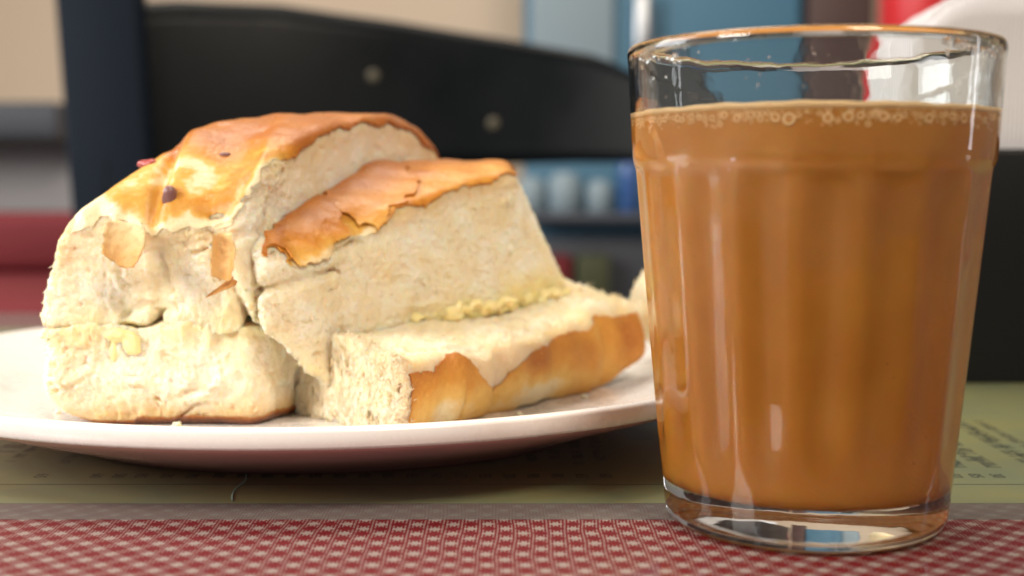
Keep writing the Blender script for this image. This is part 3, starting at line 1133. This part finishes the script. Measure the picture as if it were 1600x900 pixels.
# ---- butter: a soft lump between the halves, and a smear along the wedge's foot
def lump_volume(parts, amp, f, lo, hi, h=0.03, seed=120, kk=0.08):
    def fun(x, y, z, base):
        d = None
        for (cx, cy_, cz, rx, ry, rz) in parts:
            e = (np.sqrt(((x - cx) / rx) ** 2 + ((y - cy_) / ry) ** 2 + ((z - cz) / rz) ** 2) - 1) * min(rx, ry, rz)
            d = e if d is None else smin(d, e, kk)
        if base is None:
            return d
        return d + amp * vn(x, y, z, f, seed) + amp * 0.5 * vn(x, y, z, f * 2.5, seed + 1)
    return build_volume(fun, lo, hi, h, 0.35)


V, F = lump_volume([(-9.15, 29.75, 3.05, .42, .35, .2), (-8.85, 29.62, 2.85, .22, .22, .26), (-9.25, 29.7, 2.8, .16, .2, .3),
                    (-8.75, 29.55, 2.78, .14, .14, .15)], 0.05, 3.0, (-10, 29, 2.2), (-8.2, 30.4, 3.6))
link('butter', np_mesh('butter', V, F), M['butter'], bunA)
rr = random.Random(8)
parts = []
for k in range(34):
    t = k / 33.0
    px_, py_ = -2.72 + 4.1 * t, 32.18 + 4.15 * t
    if rr.random() < 0.25 and t < 0.4:
        continue
    parts.append((px_ + rr.uniform(-.05, .05), py_ + rr.uniform(-.05, .1), 3.10 + 0.36 * t + rr.uniform(-.05, .14),
                  rr.uniform(.2, .34), rr.uniform(.10, .15), rr.uniform(.08, .22)))
V, F = lump_volume(parts, 0.07, 5.5, (-3.2, 31.2, 2.6), (2.1, 37.0, 4.2), 0.035, 130, 0.16)
link('butter', np_mesh('butter', V, F), M['butter'], bunB)


# ---- loose flakes of crust, fruit bits
def flake(name, pts, parent, nu=14, nv=18, curl=0.05, thick=0.035, seed=0, browns=(0.1, 0.6), mat_=None):
    """pts: four corners (cm) of a curved chip"""
    p = [np.array(q, float) for q in pts]
    nrm = np.cross(p[1] - p[0], p[3] - p[0]); nrm /= np.linalg.norm(nrm)
    if nrm[1] > 0:
        nrm = -nrm
    U, W = np.meshgrid(np.linspace(0, 1, nu), np.linspace(0, 1, nv), indexing='ij')
    a_, b_ = U * 2 - 1, W * 2 - 1
    k_ = 0.55                                    # between a square and a round outline
    a2, b2 = a_ * np.sqrt(1 - k_ * b_ ** 2 / 2), b_ * np.sqrt(1 - k_ * a_ ** 2 / 2)
    th_ = np.arctan2(b2, a2)
    rg = 1 + np.maximum(np.abs(a_), np.abs(b_)) ** 2 * (0.16 * vn(np.cos(th_) * 1.5, np.sin(th_) * 1.5, U * 0, 1.0, seed) + 0.12 * vn(np.cos(th_) * 5, np.sin(th_) * 5, U * 0, 1.0, seed + 2))
    U2, W2 = (a2 * rg + 1) / 2, (b2 * rg + 1) / 2
    g = ((1 - U2) * (1 - W2))[..., None] * p[0] + (U2 * (1 - W2))[..., None] * p[1] + (U2 * W2)[..., None] * p[2] + ((1 - U2) * W2)[..., None] * p[3]
    hgt = curl * (4 * (U - .5) ** 2 + 1.5 * (W - .4) ** 2) + 0.035 * vn(U * 6, W * 9, U * 0, 1.0, seed + 1)
    g = g + nrm * hgt[..., None]
    a = g.reshape(-1, 3); b = a - nrm * thick
    ii = np.arange(nu * nv).reshape(nu, nv)
    f = np.stack([ii[:-1, :-1], ii[1:, :-1], ii[1:, 1:], ii[:-1, 1:]], -1).reshape(-1, 4)
    n_ = nu * nv
    bd = np.concatenate([ii[0, :], ii[1:, -1], ii[-1, ::-1][1:], ii[::-1, 0][1:]])
    w = np.stack([bd[:-1], bd[1:], bd[1:] + n_, bd[:-1] + n_], 1)
    br = (browns[0] + (browns[1] - browns[0]) * W).reshape(-1)
    me = np_mesh(name, np.concatenate([a, b]), np.concatenate([f, f[:, ::-1] + n_, w]), {'brown': np.concatenate([br, br])})
    return link(name, me, mat_ or M['flake'], parent)


flake('crust_flake', [(-9.30, 29.38, 5.72), (-8.32, 29.30, 5.66), (-8.36, 28.98, 4.62), (-9.32, 29.02, 4.84)], upA, seed=140, curl=0.20)
flake('crust_flake', [(-6.86, 29.30, 5.50), (-6.32, 29.28, 5.45), (-6.25, 29.02, 4.30), (-6.80, 29.02, 4.38)], upA, seed=150, curl=0.20, browns=(0.3, 0.5))
flake('crust_flake', [(-6.98, 28.88, 3.98), (-6.92, 28.90, 4.05), (-6.28, 28.98, 4.52), (-6.26, 29.02, 4.28)], upA, 8, 10, seed=160, curl=0.03, browns=(0.6, 0.8))
flake('crumb_shred', [(-6.92, 29.25, 5.66), (-6.30, 29.15, 5.78), (-6.34, 29.12, 5.62), (-6.80, 29.2, 5.50)], upA, 8, 6, seed=170, curl=0.03, browns=(0, 0))


def pebble(name, c, rad, mat_, parent, seed=0, amp=0.25):
    bm = bmesh.new()
    bmesh.ops.create_icosphere(bm, subdivisions=3, radius=1)
    for v in bm.verts:
        k = 1 + amp * float(vn(np.float64(v.co.x), np.float64(v.co.y), np.float64(v.co.z), 1.3, seed))
        v.co = Vector((c[0] + v.co.x * rad[0] * k, c[1] + v.co.y * rad[1] * k, c[2] + v.co.z * rad[2] * k))
    return link(name, bm_mesh(name, bm), mat_, parent)


def on(bvh, p, push=0.0):
    i = int(np.argmin(((bvh[0] - np.array(p)) ** 2).sum(1)))
    return Vector(bvh[0][i]) + Vector(bvh[1][i]) * push


pebble('candied_fruit', on(surfA, (-8.75, 31.0, 7.1), 0.02), (0.26, 0.2, 0.13), M['fruit'], upA, 210)
pebble('raisin', on(surfA, (-8.0, 29.8, 6.35), 0.0), (0.17, 0.14, 0.26), M['raisin'], upA, 220)
pebble('raisin', on(surfA, (-6.9, 31.0, 7.35), 0.0), (0.16, 0.14, 0.09), M['raisin'], upA, 230)

# crumbs that have fallen on the plate
rc = random.Random(21)
CR = [(-7.78, 29.35, 0.13, 'largest loose crumb, lying just before the dark bottom crust of the tall chunk'),
      (-9.9, 28.9, 0.07, 'tiny crumb near the plate rim before the rounded end of the tall chunk'),
      (-1.15, 29.6, 0.07, 'tiny crumb beside the torn end of the golden crusted slab'),
      (0.2, 30.9, 0.08, 'tiny crumb beside the middle of the golden side crust'),
      (-11.2, 31.2, 0.07, 'tiny crumb alone on the open side of the plate, away from the slab'),
      (1.9, 33.6, 0.09, 'small crumb beside the golden crust, closest to the tea glass')]
for k, (cx, cy_, r_, lab) in enumerate(CR):
    rr_ = math.hypot(cx - PC[0], cy_ - PC[1])
    zz = PC[2] + float(np.interp(rr_, [p[0] for p in top[:10]], [p[1] for p in top[:10]]))
    o = pebble('bread_crumb', (cx, cy_, zz + r_ * 0.6), (r_, r_ * 0.9, r_ * 0.75), M['crumb'], None, 240 + k, 0.6)
    setp(o, lab, 'crumb', 'loose crumbs on the plate')

# ------------------------------------------------------------------ napkin holder
hold = setp(empty('napkin_holder', (17.5, 45.5, 0.02)), 'black plastic napkin holder box behind the tea glass', 'holder')
box_obj('front_panel', (12.6, 41.7, 0.02), (26.0, 42.1, 7.7), M['black_box'], hold, 0.15)
box_obj('back_panel', (12.6, 48.6, 0.02), (26.0, 49.0, 7.7), M['black_box'], hold, 0.15)
box_obj('base', (12.6, 42.1, 0.02), (26.0, 48.6, 0.5), M['black_box'], hold, 0.1)
box_obj('side_panel', (12.6, 42.1, 0.5), (13.0, 48.6, 7.7), M['black_box'], hold, 0.12)
box_obj('side_panel', (25.6, 42.1, 0.5), (26.0, 48.6, 7.7), M['black_box'], hold, 0.12)
nap = setp(empty('napkin_stack', (19, 45, 0.55)), 'stack of white paper napkins standing in the black holder', 'napkins')
for k in range(9):
    y0 = 42.6 + k * 0.62
    nu, nv = 26, 20
    U, W = np.meshgrid(np.linspace(0, 1, nu), np.linspace(0, 1, nv), indexing='ij')
    hgt = 12.6 + 0.35 * math.sin(k * 2.1)
    X = 13.3 + 0.05 * k + U * 11.9
    Zz = 0.55 + W * (hgt - 0.55) - 1.6 * np.clip(0.16 - U, 0, 1) ** 2 * 30 * W
    Yy = y0 + 0.12 * vn(X, Zz, X * 0 + k, 0.35, 300 + k) - 0.5 * W ** 3 * (1 - k / 8)
    g = np.stack([X, Yy, Zz], -1).reshape(-1, 3)
    th_ = 0.38
    b = g + np.array([0, th_, 0])
    ii = np.arange(nu * nv).reshape(nu, nv)
    f = np.stack([ii[:-1, :-1], ii[1:, :-1], ii[1:, 1:], ii[:-1, 1:]], -1).reshape(-1, 4)
    n_ = nu * nv
    bd = np.concatenate([ii[0, :], ii[1:, -1], ii[-1, ::-1][1:], ii[::-1, 0][1:]])
    w = np.stack([bd[:-1], bd[1:], bd[1:] + n_, bd[:-1] + n_], 1)
    link('napkin', np_mesh('napkin', np.concatenate([g, b]), np.concatenate([f, f[:, ::-1] + n_, w])), M['tissue'], nap)

# ------------------------------------------------------------------ chair across the table
chair = setp(empty('chair', (-8, 110, -75)), 'black plastic chair with wide curved backrest across the table', 'chair')


def sheet(name, xs, zlo, zhi, yfun, thick, mat_, parent):
    nv = 10
    P_ = []
    for x_, a, b in zip(xs, zlo, zhi):
        P_.append([(x_, yfun(x_, a + (b - a) * j / (nv - 1)), a + (b - a) * j / (nv - 1)) for j in range(nv)])
    g = np.array(P_).reshape(-1, 3)
    nu = len(xs)
    b = g + np.array([0, thick, 0])
    ii = np.arange(nu * nv).reshape(nu, nv)
    f = np.stack([ii[:-1, :-1], ii[1:, :-1], ii[1:, 1:], ii[:-1, 1:]], -1).reshape(-1, 4)
    n_ = nu * nv
    bd = np.concatenate([ii[0, :], ii[1:, -1], ii[-1, ::-1][1:], ii[::-1, 0][1:]])
    w = np.stack([bd[:-1], bd[1:], bd[1:] + n_, bd[:-1] + n_], 1)
    return link(name, np_mesh(name, np.concatenate([g, b]), np.concatenate([f, f[:, ::-1] + n_, w])), mat_, parent)


xs = np.linspace(-33, 19, 60)
zt = np.interp(xs, [-33, -28, -20, -10.3, 0, 6.8, 8.7, 14, 19], [21.2, 21.8, 21.8, 20.6, 18.9, 17.5, 16.7, 13.8, 10.0])
zl = np.interp(xs, [-33, -20, 5, 12, 19], [4.5, 7.6, 8.3, 8.3, 8.0])
sheet('backrest', xs, zl, np.maximum(zt, zl + 1.2), lambda x_, z_: 104 + 7.0 * (1 - ((x_ + 7) / 27.0) ** 2) + 0.12 * (z_ - 8), 1.6, M['black_plastic'], chair)
for (x0, x1, xt0, xt1) in ((-33.5, -27.0, -37.5, -30.5), (15.5, 19.5, 16.5, 20.5)):
    bm = bmesh.new()
    vs = add_box(bm, (0, 0, 0), (1, 1, 1))
    for v in vs:
        t = v.co.z
        a, b = x0 + (xt0 - x0) * t, x1 + (xt1 - x1) * t
        v.co = Vector((a + (b - a) * v.co.x, 102.5 + 3.2 * v.co.y + 3.0 * t, -31 + t * (56 if x0 < 0 else 42)))
    # straight rails, slightly leaning back
    bmesh.ops.bevel(bm, geom=bm.edges[:], offset=0.7, segments=3, affect='EDGES', profile=0.5)
    link('back_post', bm_mesh('back_post', bm), M['post'], chair)
for (fx, fz) in ((-12.0, 15.8), (-1.6, 11.7)):  # flat pale discs stand in for blurred highlights on the backrest
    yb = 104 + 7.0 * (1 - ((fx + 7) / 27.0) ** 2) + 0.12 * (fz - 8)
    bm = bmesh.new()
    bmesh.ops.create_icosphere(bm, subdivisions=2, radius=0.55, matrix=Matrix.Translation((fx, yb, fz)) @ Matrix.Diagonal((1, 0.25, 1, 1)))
    link('bokeh_spot', bm_mesh('bokeh_spot', bm), M['bokeh'], chair)
box_obj('seat', (-32, 64, -34), (18, 108, -30), M['black_plastic'], chair, 1.5)
for (lx, ly) in ((-30, 66), (13, 66), (-30, 103), (13, 103)):
    box_obj('leg', (lx, ly, -75), (lx + 3.5, ly + 3.5, -34), M['black_plastic'], chair, 0.6)
# ------------------------------------------------------------------ far, out of focus things
bench = setp(empty('bench_seat', (-58, 108, -75)), 'red vinyl bench seat beside the pale wall', 'bench')
box_obj('seat_cushion', (-100, 112, -36), (-34.5, 160, -4.0), M['vinyl'], bench, 2.0)
box_obj('plinth', (-98, 116, -75), (-36, 158, -36), M['maroon'], bench, 0.5)
box_obj('back_cushion', (-100, 150, -4), (-34.5, 162, 3.0), M['vinyl'], bench, 1.5)

cab = setp(empty('cabinet', (40, 205, -75)), 'blue grey cabinet with pale shelf seen under and above the chair back', 'cabinet')
box_obj('carcass', (2, 205, -75), (46, 235, 60), M['blue'], cab, 0.5)
box_obj('door', (3, 203.4, 12), (16, 204.9, 58), M['palegrey'], cab, 0.4)
box_obj('door', (24, 203.4, 12), (45, 204.9, 58), M['blue'], cab, 0.4)
box_obj('shelf', (1, 196, 0.5), (46, 204.9, 2.0), M['darkgrey'], cab, 0.5)
box_obj('lower_door', (3, 203.6, -40), (45, 204.9, -2), M['darkgrey'], cab, 0.4)
box_obj('handle', (19, 200.5, 24), (21.5, 203.3, 36), M['steel'], cab, 0.6)
d_ = box_obj('door_post', (46.5, 204, -75), (57, 216, 75), M['maroon'], None, 0.5)
setp(d_, 'dark maroon post between the blue cabinet and the red container', 'post')


def jar(name, x, y, z, r, h, mat_, label, cat):
    pr = [(0, 0), (r * 0.9, 0), (r, r * 0.1), (r, h * 0.8), (r * 0.85, h * 0.88), (r * 0.6, h * 0.93), (r * 0.6, h), (0, h)]
    o = link(name, revolve(name, pr, 40, (x, y, z)), mat_)
    setp(o, label, cat)
    return o


stand = setp(empty('counter', (60, 170, -75)), 'pale counter far behind the napkins', 'counter')
box_obj('worktop', (40, 150, 8.0), (110, 196, 11), M['pinkwall'], stand, 0.5)
box_obj('counter_body', (42, 152, -75), (108, 194, 8.0), M['pinkwall'], stand, 0.5)
jar('container', 50.5, 158, 11.0, 5.6, 34, M['red'], 'red plastic container standing on the pale counter', 'container')
jar('canister', 64, 164, 11.0, 7.0, 36, M['tissue'], 'white canister on the counter beside the red container', 'canister')
sh = setp(empty('wall_shelf', (-100, 228, 10)), 'dark wall shelf with pale board under it on beige wall', 'shelf')
box_obj('shelf_board', (-120, 214, 14), (-75.5, 239.8, 20), M['darkgrey'], sh, 0.5)
box_obj('shelf_back', (-118, 236.5, 1), (-76, 239.8, 13.9), M['tissue'], sh, 0.5)

# small things on the cabinet's shelf, seen blurred between the bread and the glass
for k, (x_, r_, h_, mt, lab, ct) in enumerate([
        (3.0, 2.2, 5.5, 'palegrey', 'pale pot at the end of the cabinet shelf', 'pot'),
        (8.2, 2.6, 6.2, 'palegrey', 'grey blue tub on the cabinet shelf beside the pale pot', 'tub'),
        (13.6, 2.0, 5.0, 'palegrey', 'pale cup on the cabinet shelf beside the blue bottle', 'cup'),
        (18.3, 1.7, 9.5, 'bottle', 'blue bottle on the cabinet shelf', 'bottle')]):
    jar('shelf_' + ct, x_, 200.5, 2.0, r_, h_, M[mt], lab, ct)
for x_, mt, lab in ((6.5, 'vinyl', 'dark red box on the cabinet base ledge'), (12.5, 'olive', 'olive green box on the cabinet base ledge')):
    o = box_obj('carton', (x_ - 2.6, 197, -12.0), (x_ + 2.6, 202.5, -4.6), M[mt], None, 0.3)
    setp(o, lab, 'box')
box_obj('ledge', (1, 195, -13.5), (46, 203.5, -12.0), M['palegrey'], cab, 0.3)

# a fine thread lying on the menu in front of the plate
pts = [(-6.02, 28.5), (-5.88, 28.0), (-5.93, 27.5), (-5.97, 27.0), (-5.90, 26.5), (-5.80, 26.1)]
cu = bpy.data.curves.new('thread', 'CURVE')
cu.dimensions = '3D'
cu.bevel_depth = 0.014 * S
cu.bevel_resolution = 2
sp = cu.splines.new('NURBS')
sp.points.add(len(pts) - 1)
for q, (x_, y_) in zip(sp.points, pts):
    q.co = (x_ * S, y_ * S, 0.032 * S, 1)
sp.use_endpoint_u = True
tmp = bpy.data.objects.new('thread_path', cu)
col.objects.link(tmp)
me = bpy.data.meshes.new_from_object(tmp.evaluated_get(bpy.context.evaluated_depsgraph_get()))
bpy.data.objects.remove(tmp)
me.materials.clear()
o = link('thread', me, M['hair'])
setp(o, 'fine pale green thread lying on the menu before the plate', 'thread')
